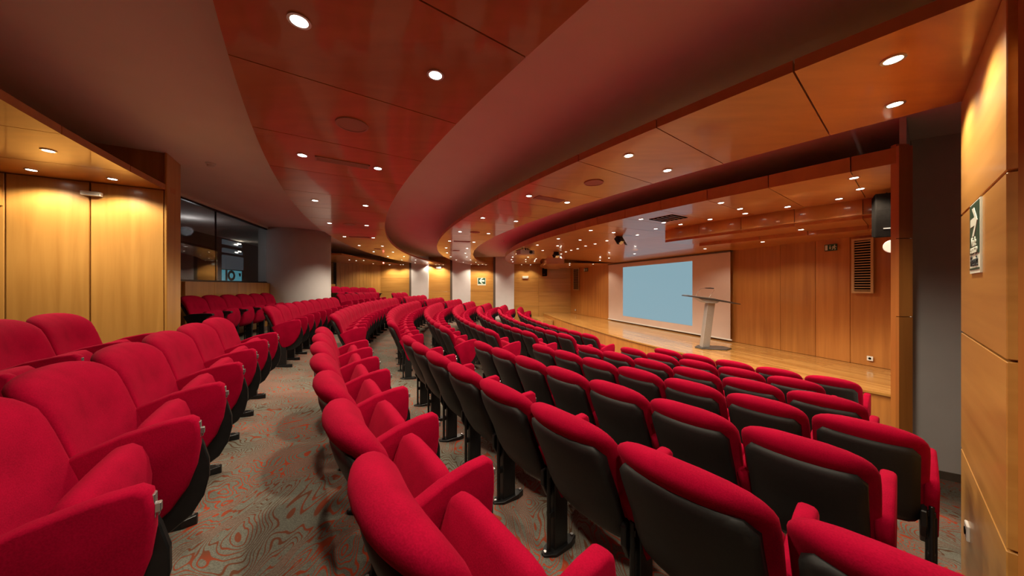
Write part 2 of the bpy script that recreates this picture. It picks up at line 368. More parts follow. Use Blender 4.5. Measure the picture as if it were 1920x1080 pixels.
for k, (ya, yb) in enumerate(((449, 458), (465, 473), (478, 504))):  # brightness seen in the pane, put in as glowing boards
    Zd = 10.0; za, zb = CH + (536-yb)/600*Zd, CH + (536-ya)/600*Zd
    o = MB().box(bx_(415), bx_(450), -0.06 - 0.02*k, -0.01, za, zb, F).build('glow_panel', 'bluegrey'); tag(o, ['pale upper glowing strip on the booth wall behind the window', 'pale middle glowing strip on the booth wall behind the window', 'tall lower glowing panel on the booth wall behind the window'][k], 'panel')
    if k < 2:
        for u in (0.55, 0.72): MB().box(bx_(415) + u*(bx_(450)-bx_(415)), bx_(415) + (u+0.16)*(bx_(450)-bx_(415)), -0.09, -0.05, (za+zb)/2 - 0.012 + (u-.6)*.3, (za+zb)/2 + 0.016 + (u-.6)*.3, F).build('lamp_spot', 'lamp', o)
bl_ = bpy.data.lights.new('booth_fill', 'POINT'); bl_.energy = 7; bl_.color = (0.9, 0.92, 1.0); bl_.shadow_soft_size = 0.1  # added fill light, lifts the dark booth behind the glass
blo = bpy.data.objects.new('booth_fill', bl_); COL.objects.link(blo); blo.location = (bw(7)[0] - 1.2, 7.0, ZT - 0.3)
# round column
cc = (-6.06, 9.0); mb = MB(); N = 48
mb.prism([(cc[0] + 0.845*math.cos(2*math.pi*k/N), cc[1] + 0.845*math.sin(2*math.pi*k/N)) for k in range(N)], 2, ZB, ZT)
o = mb.build('wall_round_column', 'grey', smooth=False); tag(o, 'broad round grey column between the two booth windows', kind='structure')
for p in o.data.polygons:
    if len(p.vertices) == 4: p.use_smooth = True
# doors wall at the back
d0, d1 = (-6.1, 2.32), (-3.905, 3.632)
wd = wall('wall_left', d0, d1, ZB, ZT, 'wood_wall', 0.15)
F, L = frame(d0, d1)
def dx(px): return (Vector(px_on_line(px, d0, (d1[0]-d0[0], d1[1]-d0[1]))) - Vector(d0)).length
for a, b in ((0.0, dx(-120)), (dx(-120), dx(14)), (dx(14), dx(172)), (dx(172), dx(310))):
    panel(wd, d0, d1, a, b, ZB, ZW, 'wood_wall', t=0.03, gap=0.006)
o = MB().box(dx(310), dx(315), -0.03, 0.387, ZB, ZT, F).build('trim_1', 'wood_wall', bevel=0.006); tag(o, 'wooden pilaster between the panelled doors and the booth window', kind='structure')
o = MB().box(dx(-60), dx(14) - 0.01, -0.09, 0.02, CH + 0.76, ZW - 0.01, F).build('trim_2', 'wood_wall', bevel=0.004); tag(o, 'wooden header beside the tall wooden doors', kind='structure')
# unseen shell behind the camera
wall('wall_left_side', (-6.1, -2.2), (-6.1, 2.4), ZB, ZT, 'wood_wall', 0.12)
wall('wall_behind', (3.6, -2.2), (-6.2, -2.2), ZB, ZT, 'wood_wall', 0.12)
# near side: wooden pier with the sign, grey pier beyond, pilaster of the stage opening
pa = Vector((2.675, 1.87)); pd = Vector((0.763, 0.647)); pb = pa - pd*1.14
wr = wall('wall_right', (pa.x, pa.y), (pb.x, pb.y), ZB, ZT, 'wood_h', 0.3)
lvn = [ZB, CH - 0.955, CH - 0.271, CH + 0.414, CH + 1.08, ZT]
for z0, z1 in zip(lvn[:-1], lvn[1:]): panel(wr, (pa.x, pa.y), (pb.x, pb.y), 0, 1.14, z0, z1, 'wood_h', t=0.03, gap=0.004)
wall('wall_right_return', (pb.x, pb.y), (3.4, -2.2), ZB, ZT, 'wood_wall', 0.15)
o = MB().box(pb.x - 0.03, pb.x + 0.06, pb.y - 0.10, pb.y - 0.01, ZB, ZT).build('trim_3', 'wood_stage'); tag(o, 'dark wooden corner post of the panelled pier', kind='structure')
g0, g1 = (4.12, 3.30), (5.0, 2.78)
wg = wall('wall_grey_pier', g0, g1, ZB, ZT, 'grey', 0.3)
F, L = frame(g0, g1); tag(MB().box(0, L, -0.015, 0.0, ZB, flxy(4.3, 3.1) + 0.07, F).build('baseboard_right', 'skirt'), 'dark skirting at the foot of the grey pier', kind='structure')
o = MB().box(3.385, 3.50, 2.82, 2.86, ZB, ZW + 0.17).build('trim_4', 'wood_stage'); tag(o, 'wooden pilaster at the end of the stage opening', kind='structure')
for z0, z1 in zip([ZB, CH - 0.27, CH + 0.415], [CH - 0.27, CH + 0.415, ZW + 0.15]):
    MB().box(3.38, 3.50, 2.795, 2.82, z0 + 0.003, z1 - 0.003).build('panel', 'wood_stage', o)
wall('wall_stage_side', (3.50, 2.84), (4.12, 3.31), ZB, ZT, 'grey', 0.04)

# ------------------------------------------------------------------ ceiling
ce = MB().box(-11, 8, -2.6, 17.5, ZT, ZT + 0.1).build('ceiling', 'plaster'); tag(ce, 'mauve plaster ceiling above the floating wooden bands', kind='structure')
JA = [-141.6 - 2.235*k + 2.235*5 for k in range(28)]      # radial joints
def band(r0, r1, z0, z1, a_lo=-190.3, a_hi=-130.4, skip=None):
    for a, b in zip(JA[:-1], JA[1:]):
        a = min(a, a_hi); b = max(b, a_lo)
        if b >= a: continue
        if skip and skip((a + b)/2): continue
        sector('ceiling_panel', r0, r1, a, b, z0, z1, 'wood_ceiling', ce)
band(21.86, 24.6, ZW, ZW + 0.06, skip=lambda a: a > -143 or -175.3 < a < -154.4)
band(19.52, 20.67, ZW, ZW + 0.06)
band(17.28, 18.38, ZW, ZW + 0.06, a_hi=-134, a_lo=-191.2)
band(14.62, 16.1, ZW, ZW + 0.14, a_hi=-140.5, a_lo=-191.5)
# ceiling over the stage: falls gently to the screen in the middle, boxed down at either side
def hn(x, y): return (Vector((x, y)) - PW).dot(ND)
AL, AR = -152.2, -177.6
def stage_ceiling(a0, a1, hf, name):
    na = 14; nr = 6; v = []; f = []
    for i in range(na + 1):
        a = a0 + (a1-a0)*i/na
        # inner radius where the ring meets the stage wall
        lo, hi = 8.0, 14.62
        for _ in range(30):
            md = (lo+hi)/2
            if hn(*pol(md, a)) > -0.05: hi = md
            else: lo = md
        for j in range(nr + 1):
            r = 14.62 + (hi - 14.62)*j/nr; x, y = pol(r, a); v.append((x, y, hf(x, y)))
    for i in range(na):
        for j in range(nr):
            b = i*(nr+1)+j; f.append((b, b+1, b+nr+2, b+nr+1))
    return mesh_obj(name, v, f, 'wood_ceiling', ce)
stage_ceiling(AL + 1.0, AR - 1.0, lambda x, y: CH + 0.88 + 0.20*min(1, max(0, hn(x, y)/2.75)), 'stage_soffit')
for a0, a1 in ((-136.5, AL), (AR, -193.5)):
    stage_ceiling(a0, a1, lambda x, y: CH + 0.885, 'stage_soffit')
    n = 6
    for k in range(n):
        p, q = a0 + (a1-a0)*k/n, a0 + (a1-a0)*(k+1)/n
        sector('beam_panel', 13.8, 14.5, p, q, CH + 0.85, ZW + 0.02, 'wood_ceiling', ce, gap=0.003)
        if a0 > -150: sector('lip_panel', 13.55, 13.8, p if k else p, q if k < n-1 else q + 1.0, CH + 0.79, CH + 0.9, 'wood_ceiling', ce, gap=0.003)
# dark skirting between the stage ceiling and the bands is left as the recess it is

# ------------------------------------------------------------------ lamps
lamp_ring = None
def ringm(r0, r1, z0, z1, n=20):
    mb = MB(); mb.loft([[(r*math.cos(2*math.pi*k/n), r*math.sin(2*math.pi*k/n), z) for k in range(n)] for r, z in ((r0, z1), (r1, z1), (r1, z0), (r0, z0), (r0, z1))], cap=False); return mb
ME_ring = ringm(0.032, 0.043, -0.006, 0.002).mesh('trim_ring', 'chrome')
mb = MB(); n = 20; mb.loft([[(0.032*math.cos(2*math.pi*k/n), 0.032*math.sin(2*math.pi*k/n), z) for k in range(n)] for z in (-0.003, 0.001)]); ME_lamp = mb.mesh('lamp', 'lamp')
spot_data = {}
def spotlight(watt, size, blend):
    k = (watt, size, blend)
    if k not in spot_data:
        l = bpy.data.lights.new('downlight_beam', 'SPOT'); l.energy = watt; l.color = LAMP_COL; l.spot_size = math.radians(size); l.spot_blend = blend; l.shadow_soft_size = 0.03
        spot_data[k] = l
    return spot_data[k]
def downlight(x, y, z, label, group, watt=None, size=142, blend=0.5):
    t = empty('downlight', (x, y, z)); tag(t, label, 'ceiling light', group)
    link('trim_ring', ME_ring, t); link('lamp', ME_lamp, t)
    l = bpy.data.objects.new('beam', spotlight(watt or LAMP_W, size, blend)); COL.objects.link(l); l.parent = t; l.location = (0, 0, -0.02)
    return t
ORD = ['first','second','third','fourth','fifth','sixth','seventh','eighth','ninth','tenth','eleventh','twelfth','thirteenth','fourteenth','fifteenth','sixteenth','seventeenth','eighteenth','nineteenth','twentieth','twenty-first','twenty-second']
for k in range(-1, 11):
    a = -144.9 - 4.47*k
    if a > -189.8:
        for r, side in ((20.40, 'outer'), (19.82, 'inner')):
            x, y = pol(r, a); downlight(x, y, ZW, f'{side} downlight of {ORD[k+1]} pair along wooden band over the rear rows', 'downlights of the rear wooden band')
for k in range(0, 12):
    a = -140.6 - 4.45*k
    if a > -190.4:
        for r, side in ((18.13, 'outer'), (17.54, 'inner')):
            x, y = pol(r, a); downlight(x, y, ZW, f'{side} downlight of {ORD[k]} pair along wooden band over the middle rows', 'downlights of the middle wooden band')
for k in range(0, 11):
    a = -141.6 - 4.3*k
    if a > -190.8:
        for r, side in ((15.84, 'outer'), (15.26, 'inner')):
            x, y = pol(r, a); downlight(x, y, ZW, f'{side} downlight of {ORD[k]} pair along wooden ceiling before the stage', 'downlights before the stage')
k = 0
EDGE_L = [pol(14.87, a) for a in (-142.4, -144.3, -146.2, -148.1, -150.0, -151.9)]
EDGE_L += [((px-960)/600*648/(536-py), 648/(536-py)) for px, py in ((1195, 440), (1138, 451), (1116, 457), (1098, 461), (1083, 466), (1071, 469), (1061, 472), (1052, 476))]
EDGE_L += [pol(14.87, a) for a in (-178.6, -180.5, -182.4, -184.3)]
for x, y in EDGE_L:
    downlight(x, y, ZW - 0.001, f'{ORD[k]} downlight from the black loudspeaker in line over the stage edge', 'downlights over the stage edge', LAMP_W*0.8); k += 1
k = 0
for px, py, h in ((1502, 430, .85), (1430, 453, .885), (1322, 466, .885), (1190, 475.4, .905), (1141.7, 483.5, .91), (1125, 487.7, .92), (1112, 495, .885), (1068, 497, .85)):
    Z = 600*h/(536 - py); x = (px-960)/600*Z
    downlight(x, Z, CH + h - 0.001, f'{ORD[k]} downlight from the louvred vent close to the screen wall', 'downlights close to the screen wall', LAMP_W*0.5); k += 1
k = 0
for px, py in ((91, 282), (59, 318), (211, 335), (-150, 250), (655, 487), (668, 488.5), (682, 488), (700, 494), (731, 497.5), (756, 498)):
    Z = min(648/(536 - py), 16.2); x = (px-960)/600*Z
    downlight(x, Z, ZW, f'{ORD[k]} downlight in the wooden soffit along the back wall', 'downlights along the back wall', LAMP_W*0.8); k += 1
k = 0
for px in (730, 751, 817, 831, 897, 911, 978, 995):        # washing the far boards
    X = (px-960)/600*16.25
    downlight(X, 16.25, ZW - 0.002, f'{ORD[k]} downlight from the planked wall washing the far boards', 'wall washing downlights', LAMP_W*0.55, 110); k += 1

# round loudspeakers, air grilles and detectors in the ceiling
def ceil_speaker(r, a, label):
    x, y = pol(r, a); t = empty('ceiling_loudspeaker', (x, y, ZW)); tag(t, label, 'loudspeaker', 'round ceiling loudspeakers')
    ringm(0.088, 0.10, -0.008, 0.001, 32).build('rim', 'pinkish', t, smooth=False)
    MB().loft([[(0.09*math.cos(2*math.pi*k/32), 0.09*math.sin(2*math.pi*k/32), z) for k in range(32)] for z in (-0.005, 0.001)]).build('grille_cloth', 'pinkish', t)
for r, a, l in ((20.1, -147.2, 'round mauve loudspeaker in wooden band, beside the slotted air grille over rear seats'), (20.1, -158.4, 'round loudspeaker in rear wooden band level with the round column'), (20.1, -169.5, 'round loudspeaker in rear wooden band towards the planked wall'),
                (17.83, -147.1, 'round loudspeaker in middle wooden band, nearest the fire exit sign'), (17.83, -158.3, 'round loudspeaker in middle wooden band over the middle seat block'), (17.83, -169.5, 'round loudspeaker in middle wooden band towards the grey piers')):
    ceil_speaker(r, a, l)
def air_grille(r, a, label, w=0.085, L=0.23, square=False):
    x, y = pol(r, a); t = empty('air_grille', (x, y, ZW), math.radians(a)); tag(t, label, 'air vent', 'ceiling air grilles')
    fr = MB(); fw = 0.012
    fr.box(-L, L, -w, -w+fw, -0.008, 0.001).box(-L, L, w-fw, w, -0.008, 0.001).box(-L, -L+fw, -w, w, -0.008, 0.001).box(L-fw, L, -w, w, -0.008, 0.001)
    fr.build('frame', 'pinkish' if not square else 'grille', t)
    MB().box(-L+fw, L-fw, -w+fw, w-fw, -0.002, 0.001).build('backing', 'grille', t)
    n = 5
    me = MB().box(-L+fw, L-fw, -0.005, 0.005, -0.007, -0.002).mesh('slat', 'pinkish' if not square else 'wood_ceiling')
    for k in range(n): o = link('slat', me, t); o.location = (0, -w + fw + (2*w-2*fw)*(k+0.5)/n, 0)
air_grille(20.1, -149.4, 'slotted air grille in rear wooden band beside the round loudspeaker', 0.05, 0.21)
air_grille(20.1, -162.8, 'slotted air grille in rear wooden band towards the planked wall', 0.05, 0.21)
air_grille(17.83, -149.5, 'slotted air grille in middle wooden band nearest the fire exit sign', 0.06, 0.2)
air_grille(17.83, -162.9, 'slotted air grille in middle wooden band over the middle seat block', 0.06, 0.2)
air_grille(15.5, -149.3, 'square dark air grille in the ceiling in front of the screen', 0.2, 0.2, True)
def detector(px, py, h, label):
    Z = 600*h/(536-py); X = (px-960)/600*Z; t = empty('smoke_detector', (X, Z, CH + h)); tag(t, label, 'smoke detector', 'ceiling smoke detectors')
    n = 20
    MB().loft([[(r*math.cos(2*math.pi*k/n), r*math.sin(2*math.pi*k/n), z) for k in range(n)] for r, z in ((0.05, 0.0), (0.05, -0.015), (0.042, -0.02))]).build('base', 'white', t)
    MB().loft([[(r*math.cos(2*math.pi*k/n), r*math.sin(2*math.pi*k/n), z) for k in range(n)] for r, z in ((0.036, -0.02), (0.034, -0.045), (0.02, -0.052))]).build('sensor', 'white', t)
detector(395, 306, 1.5, 'white smoke detector on the plaster near the booth window')
detector(943, 451, 1.5, 'small smoke detector on the plaster strip before the stage ceiling')

# ------------------------------------------------------------------ screen, lectern and fittings of the stage wall
FS, _ = frame(hall(0, 0), hall(-1, 0))       # x runs towards the camera side, -y out into the hall
def spx(px): return -wallx(px)
sc = empty('projection_screen'); tag(sc, 'wide pale projection screen on the stage wall showing a blank blue image', 'screen')
x0, x1 = spx(1145), spx(1375)
MB().box(x0, x1, -0.10, -0.09, CH - 1.33, CH + 0.86, FS).build('cloth', 'canvas', sc)
MB().box(x0 - 0.02, x1 + 0.04, -0.115, -0.085, CH - 1.36, CH - 1.33, FS).build('bottom_bar', 'white', sc)
MB().box(x0 - 0.02, x1 + 0.02, -0.13, -0.04, CH + 0.845, CH + 0.878, FS).build('case', 'skirt', sc)
MB().box(spx(1172.4), spx(1303.5), -0.104, -0.1005, CH - 1.135, CH + 0.705, FS).build('projected_image', 'image', sc)

def louvre(x0, x1, z0, z1, off, label, F=FS):
    t = empty('louvred_vent'); tag(t, label, 'air vent'); fw = 0.035
    fr = MB(); fr.box(x0, x1, -off-0.02, -off, z0, z0+fw, F).box(x0, x1, -off-0.02, -off, z1-fw, z1, F).box(x0, x0+fw, -off-0.02, -off, z0+fw, z1-fw, F).box(x1-fw, x1, -off-0.02, -off, z0+fw, z1-fw, F)
    fr.build('frame', 'tan', t)
    MB().box(x0+fw, x1-fw, -off-0.003, -off, z0+fw, z1-fw, F).build('backing', 'grille', t)
    n = 20; me = MB().box(x0+fw, x1-fw, -0.018, -0.004, -0.004, 0.010).mesh('slat', 'tan')
    for k in range(n):
        o = link('slat', me, t); o.matrix_world = F @ Matrix.Translation((0, -off, z0 + fw + (z1-z0-2*fw)*(k+0.4)/n))
Zv = px_on_line(1620, (PW.x, PW.y), (SD.x, SD.y))[1]
louvre(spx(1600), spx(1641), CH - 0.13, CH + 0.84, 0.032, 'tall beige louvred vent beside the exit door near the loudspeaker')
Zl = px_on_line(1081, (PW.x, PW.y), (SD.x, SD.y))[1]
louvre(spx(1076), spx(1087), CH + (536-544)/600*Zl, CH + (536-503)/600*Zl, 0.032, 'slim louvred vent at the far end of the stage wall')
def exit_sign(px0, px1, zc, hgt, label):
    t = empty('exit_sign'); tag(t, label, 'sign', 'running man exit signs'); x0, x1 = spx(px0), spx(px1); W = x1 - x0
    MB().box(x0, x1, -0.045, -0.032, zc-hgt/2, zc+hgt/2, FS).build('plate', 'green', t)
    q = MB(); y0, y1 = -0.048, -0.045
    q.box(x0+0.06*W, x0+0.26*W, y0, y1, zc-hgt*.38, zc+hgt*.38, FS)                                  # door
    q.build('door_symbol', 'sign', t); q = MB(); G = FS @ Matrix.Translation((x0+0.46*W, 0, zc))
    q.box(-0.02*W, 0.02*W, y0, y1, -hgt*.02, hgt*.32, G); q.prism([(-0.07*W, 0.0), (0.07*W, 0.0), (0, -hgt*.3)], 1, y0, y1, G)   # arrow
    q.build('arrow_symbol', 'sign', t); q = MB()
    H = FS @ Matrix.Translation((x0+0.78*W, 0, zc)); s = hgt
    q.prism([(0.08*s+0.08*s*math.cos(k*math.pi/4), 0.30*s+0.08*s*math.sin(k*math.pi/4)) for k in range(8)], 1, y0, y1, H)        # head
    q.prism([(-0.08*s, -0.05*s), (0.06*s, -0.08*s), (0.12*s, 0.18*s), (-0.02*s, 0.2*s)], 1, y0, y1, H)
    for a in ([(-0.08*s,-0.05*s),(-0.28*s,-0.3*s),(-0.22*s,-0.36*s),(0,-0.08*s)], [(0.06*s,-0.06*s),(0.2*s,-0.18*s),(0.14*s,-0.4*s),(0.07*s,-0.4*s),(0.1*s,-0.22*s),(-0.02*s,-0.06*s)], [(0.1*s,0.16*s),(0.3*s,0.06*s),(0.28*s,0.0),(0.08*s,0.06*s)], [(-0.02*s,0.18*s),(-0.22*s,0.1*s),(-0.26*s,-0.04*s),(-0.2*s,-0.05*s),(-0.15*s,0.06*s),(0.0,0.1*s)]):
        q.prism(a, 1, y0, y1, H)
    q.build('running_figure', 'sign', t)
exit_sign(1549, 1572, CH + (536-465)/600*6.15, 0.125, 'green running man exit sign above the stage door beside the tall louvred vent')
exit_sign(1096, 1103.5, CH + (536-507)/600*15.6, 0.16, 'small green exit sign at the far end of the stage wall')
def socket(F, x, z, off, label):
    t = empty('wall_socket'); tag(t, label, 'socket', 'white wall sockets')
    MB().box(x-0.04, x+0.04, -off-0.012, -off, z-0.04, z+0.04, F).build('plate', 'white', t, bevel=0.003, seg=1)
    G = F @ Matrix.Translation((x, -off-0.013, z)); n = 12
    MB().loft([[G @ Vector((0.02*math.cos(2*math.pi*k/n), y, 0.02*math.sin(2*math.pi*k/n))) for k in range(n)] for y in (0.0, -0.003)]).build('outlet', 'grille', t)
socket(FS, spx(1634), CH + (536-671)/600*5.6, 0.032, 'white wall socket low on the stage wall under the louvred vent')
socket(FS, spx(1080), CH + (536-581)/600*16.1, 0.032, 'tiny white wall socket low at the far end of the stage wall')

# lectern
lx, ly = 4.50, 7.2
LT = empty('lectern', (lx, ly, SZ), math.radians(-12)); tag(LT, 'brushed metal lectern with slanted post and wide desk standing on the stage', 'lectern')
MB().prism([(-0.36, -0.02), (-0.28, -0.2), (0.20, -0.24), (0.37, -0.06), (0.30, 0.2), (-0.22, 0.22)], 2, 0.0, 0.025).build('base_plate', 'steel_dark', LT, bevel=0.005, seg=1)
LM = lambda z: -0.15 + 0.115*(z - 0.02)
MB().loft([[(LM(z) - 0.085, -0.10, z), (LM(z) + 0.085, -0.05, z), (LM(z) + 0.06, 0.10, z), (LM(z) - 0.085, 0.08, z)] for z in (0.02, 0.5, 1.04)]).build('post', 'alu', LT, bevel=0.012)
MB().prism([(-0.56, 1.185), (-0.05, 1.125), (0.47, 1.015), (0.47, 0.998), (-0.02, 1.08), (-0.30, 1.13), (-0.56, 1.165)], 1, -0.24, 0.24).build('desk', 'steel_dark', LT, bevel=0.005)
MB().prism([(-0.34, 1.13), (0.10, 1.065), (0.03, 1.015), (-0.18, 1.02)], 1, -0.17, 0.17).build('desk_bracket', 'alu', LT, bevel=0.004, seg=1)
MB().prism([(-0.55, 1.19), (-0.30, 1.16), (-0.30, 1.168), (-0.55, 1.198)], 1, -0.2, 0.2).build('side_shelf', 'alu', LT)
MB().prism([(-0.26, 1.16), (0.02, 1.125), (0.02, 1.13), (-0.26, 1.165)], 1, -0.15, 0.14).build('paper', 'sign', LT)
MB().tube([(-0.32, 0.03, 1.15), (-0.29, 0.03, 1.26), (-0.22, 0.03, 1.33), (-0.13, 0.03, 1.35)], 0.006, 8).build('microphone_stem', 'chrome', LT)
MB().tube([(-0.13, 0.03, 1.35), (-0.02, 0.03, 1.348), (0.05, 0.03, 1.342)], [0.009, 0.013, 0.012], 8).build('microphone', 'black', LT)
MB().tube([(-0.08, -0.05, 1.14), (-0.02, -0.05, 1.24), (0.03, -0.05, 1.31)], 0.005, 8).build('lamp_stem', 'chrome', LT)

# loudspeakers
def loudspeaker(px0, px1, py0, py1, Z, rz, label, d=0.22):
    X = ((px0+px1)/2-960)/600*Z; W = (px1-px0)/600*Z; H = (py1-py0)/600*Z; zc = CH + (536-(py0+py1)/2)/600*Z
    t = empty('loudspeaker', (X, Z, zc), rz); tag(t, label, 'loudspeaker', 'black wall loudspeakers'); w2 = W*0.5
    prof = [(-d*0.5 - 0.03*math.cos(math.pi*k/8 - math.pi/2), -H/2 + H*k/8) for k in range(9)]
    MB().prism(prof + [(d*0.4, H/2*0.9), (d*0.4, -H/2*0.9)], 0, -w2, w2).build('cabinet', 'grille', t, bevel=0.008)
    MB().prism([(y - 0.004, z*0.94) for y, z in prof] + [(y + 0.004, z*0.94) for y, z in prof[::-1]], 0, -w2*0.9, w2*0.9).build('grille', 'grille', t)
    MB().box(-w2*0.45, w2*0.45, -d*0.5-0.040, -d*0.5-0.02, -H*0.32, -H*0.30).build('badge', 'chrome', t)
    MB().tube([(0, 0.05, H/2*0.9), (0.02, 0.12, H/2 + 0.02), (0.03, 0.14, H/2 + 0.04)], 0.008).build('bracket', 'black', t)
loudspeaker(1645, 1679, 364, 446, 3.6, math.radians(-38), 'large black loudspeaker mounted at the wooden pilaster of the stage opening', 0.16)
loudspeaker(1017.5, 1025.5, 499, 518, 16.2, math.radians(-20), 'small black loudspeaker on the far wall beside the emergency light', 0.2)
# round alarm sounder under the near loudspeaker
t = empty('alarm_sounder', ((1673-960)/600*3.2, 3.2, CH + (536-462)/600*3.2), math.radians(-60)); tag(t, 'round white alarm sounder on the pilaster under the large loudspeaker', 'alarm')
n = 24
MB().loft([[(r*math.cos(2*math.pi*k/n), y, r*math.sin(2*math.pi*k/n)) for k in range(n)] for r, y in ((0.03, 0.06), (0.05, 0.03), (0.065, 0.0), (0.06, -0.012))]).build('horn', 'white', t, smooth=False)
MB().box(-0.045, 0.045, 0.03, 0.09, -0.045, 0.045).build('box', 'white', t)

# spotlights and projector hanging from the stage ceiling
def can_light(px, py, Z, rz, label):
    X = (px-960)/600*Z; z = CH + (536-py)/600*Z
    t = empty('stage_spotlight', (X, Z, z), rz); tag(t, label, 'spotlight', 'black stage spotlights')
    A = Matrix.Rotation(math.radians(-35), 4, 'X')
    MB().box(-0.07, 0.07, -0.06, 0.06, -0.09, 0.07, A).build('housing', 'black', t, bevel=0.008)
    MB().box(-0.055, 0.055, -0.05, 0.05, -0.10, -0.088, A).build('lens', 'chrome', t)
    q = MB(); 
    for s in (-1, 1):
        q.box(s*0.08-0.006, s*0.08+0.006, -0.015, 0.015, -0.02, 0.11); MB().box(s*0.12-0.035, s*0.12+0.035, -0.002, 0.002, -0.15, -0.02, A).build('barn_door', 'black', t)
    q.box(-0.086, 0.086, -0.015, 0.015, 0.10, 0.112).box(-0.012, 0.012, -0.012, 0.012, 0.11, max(0.12, CH + 1.06 - z)); q.build('yoke', 'black', t)
can_light(1161, 449, 7.0, math.radians(30), 'black stage spotlight with barn doors hung before the screen')
can_light(1043, 477, 10.2, math.radians(20), 'black stage spotlight hung beside the projector')
t = empty('projector', ((985-960)/600*9.2, 9.2, CH + (536-473)/600*9.2), math.radians(20)); tag(t, 'grey ceiling projector hanging on a bracket over the middle rows', 'projector')
MB().box(-0.22, 0.22, -0.16, 0.16, -0.07, 0.05).build('body', 'alu', t, bevel=0.015)
MB().tube([(0.1, -0.16, -0.01), (0.1, -0.20, -0.01)], 0.045, 16).build('lens', 'black', t)
q = MB(); q.tube([(0, 0, 0.05), (0, 0, 0.13)], 0.02, 10)
for s in (-1, 1): q.tube([(s*0.05, 0, 0.11), (s*0.2, 0.02, 0.06)], 0.008, 6); q.tube([(s*0.05, 0.05, 0.11), (s*0.24, 0.16, 0.05)], 0.008, 6)
q.build('ceiling_bracket', 'black', t)
# emergency lights
def emergency(F, x, z, off, label, w=0.13, h=0.05):
    t = empty('emergency_light'); tag(t, label, 'emergency light', 'white emergency lights')
    MB().box(x-w, x+w, -off-0.05, -off, z-h, z+h, F).build('housing', 'white', t, bevel=0.006)
    MB().box(x-w*0.9, x+w*0.9, -off-0.055, -off-0.05, z-h*0.3, z+h*0.75, F).build('diffuser', 'sign', t)
FD, _ = frame(d0, d1); emergency(FD, dx(178), CH + (536-363)/600*3.3, 0.03, 'white emergency light bridging the joint of the tall wooden doors', 0.07, 0.022)
FF = Matrix.Translation((0, FY, 0))
emergency(FF, (985-960)/600*FY, CH + (536-520)/600*FY, 0.0, 'white emergency light on the far boards beside the small loudspeaker', 0.15, 0.06)
emergency(FF, (823-960)/600*FY, CH + (536-501.5)/600*FY, 0.0, 'white emergency light high on the boards between two grey piers', 0.13, 0.05)
# signs with arrows
def arrow_sign(F, x0, x1, z0, z1, off, flip, label, words):
    t = empty('exit_route_sign'); tag(t, label, 'sign'); W = x1-x0; H = z1-z0
    MB().box(x0, x1, -off-0.006, -off, z0, z1, F).build('plate', 'sign', t)
    cut = 0.27 if words else 0.18
    MB().box(x0+W*.05, x1-W*.05, -off-0.008, -off-0.006, z0+H*cut, z1-H*.02, F).build('green_field', 'green', t)
    cx = (x0+x1)/2; s = W*0.33; zc = z0 + H*(0.72 if words else 0.6); g = -1 if flip else 1
    G = F @ Matrix.Translation((cx, 0, zc)); q = MB(); y0, y1 = -off-0.0095, -off-0.008; sv = s if not words else H*0.19
    # an arrow head of two broad strokes with a square block behind it
    q.prism([(g*1.0*s, 0), (g*0.05*s, sv*1.05), (-g*0.55*s, sv*1.05), (g*0.25*s, 0.30*sv)], 1, y0, y1, G)
    q.prism([(g*1.0*s, 0), (g*0.25*s, -0.30*sv), (-g*0.55*s, -sv*1.05), (g*0.05*s, -sv*1.05)], 1, y0, y1, G)
    q.prism([(g*1.0*s, 0), (g*0.25*s, 0.30*sv), (-g*1.0*s, 0.30*sv), (-g*1.0*s, -0.30*sv), (g*0.25*s, -0.30*sv)], 1, y0, y1, G); q.build('arrow', 'sign', t)
    if words:
        for s_, fr_, mt, sz in (('Via de', 0.435, 'sign', 0.17), ('evacuação', 0.335, 'sign', 0.155), ('Fire exit', 0.165, 'ink', 0.19)):
            text(s_, mt, W*sz*1.0, F @ Matrix.Translation((cx, -off-0.0085, z0 + H*fr_)) @ FACE @ Matrix.Diagonal((1.0, 1.35, 1, 1)), t)
        MB().box(x0+W*.05, x1-W*.05, -off-0.008, -off-0.006, z0+H*.05, z0+H*.075, F).build('rule', 'green', t)
FR, LR = frame((pa.x, pa.y), (pb.x, pb.y))
def rx(px): return (Vector(px_on_line(px, pa, pd)) - pa).length
zA = lambda py, px: CH + (536-py)/600*px_on_line(px, pa, pd)[1]
arrow_sign(FR, rx(1842), rx(1864.5), zA(513, 1843), zA(384, 1843), 0.03, False, 'tall green and white fire exit sign with arrow on the wooden pier', True)
# the sign is read from the hall, so its x axis runs towards the camera
arrow_sign(FF, (895.5-960)/600*FY, (911-960)/600*FY, CH + (536-535)/600*FY, CH + (536-521)/600*FY, 0.0, True, 'small green arrow sign on the boards between two grey piers', False)
socket(FR, rx(1836), zA(1003, 1836), 0.03, 'white wall switch low on the wooden pier under the fire exit sign')
# red indicator lamp
t = empty('indicator_lamp', ((719-960)/600*12, 12, CH + (536-493)/600*12)); tag(t, 'tiny red indicator lamp hanging under the rear wooden band', 'lamp')
MB().loft([[(0.03*math.sin(math.pi*j/6)*math.cos(2*math.pi*k/12), 0.03*math.sin(math.pi*j/6)*math.sin(2*math.pi*k/12), 0.03*math.cos(math.pi*j/6)) for k in range(12)] for j in range(1, 6)]).build('bulb', 'red_lamp', t)
MB().tube([(0, 0, 0.02), (0, 0, 0.22)], 0.006, 6).build('stem', 'black', t)

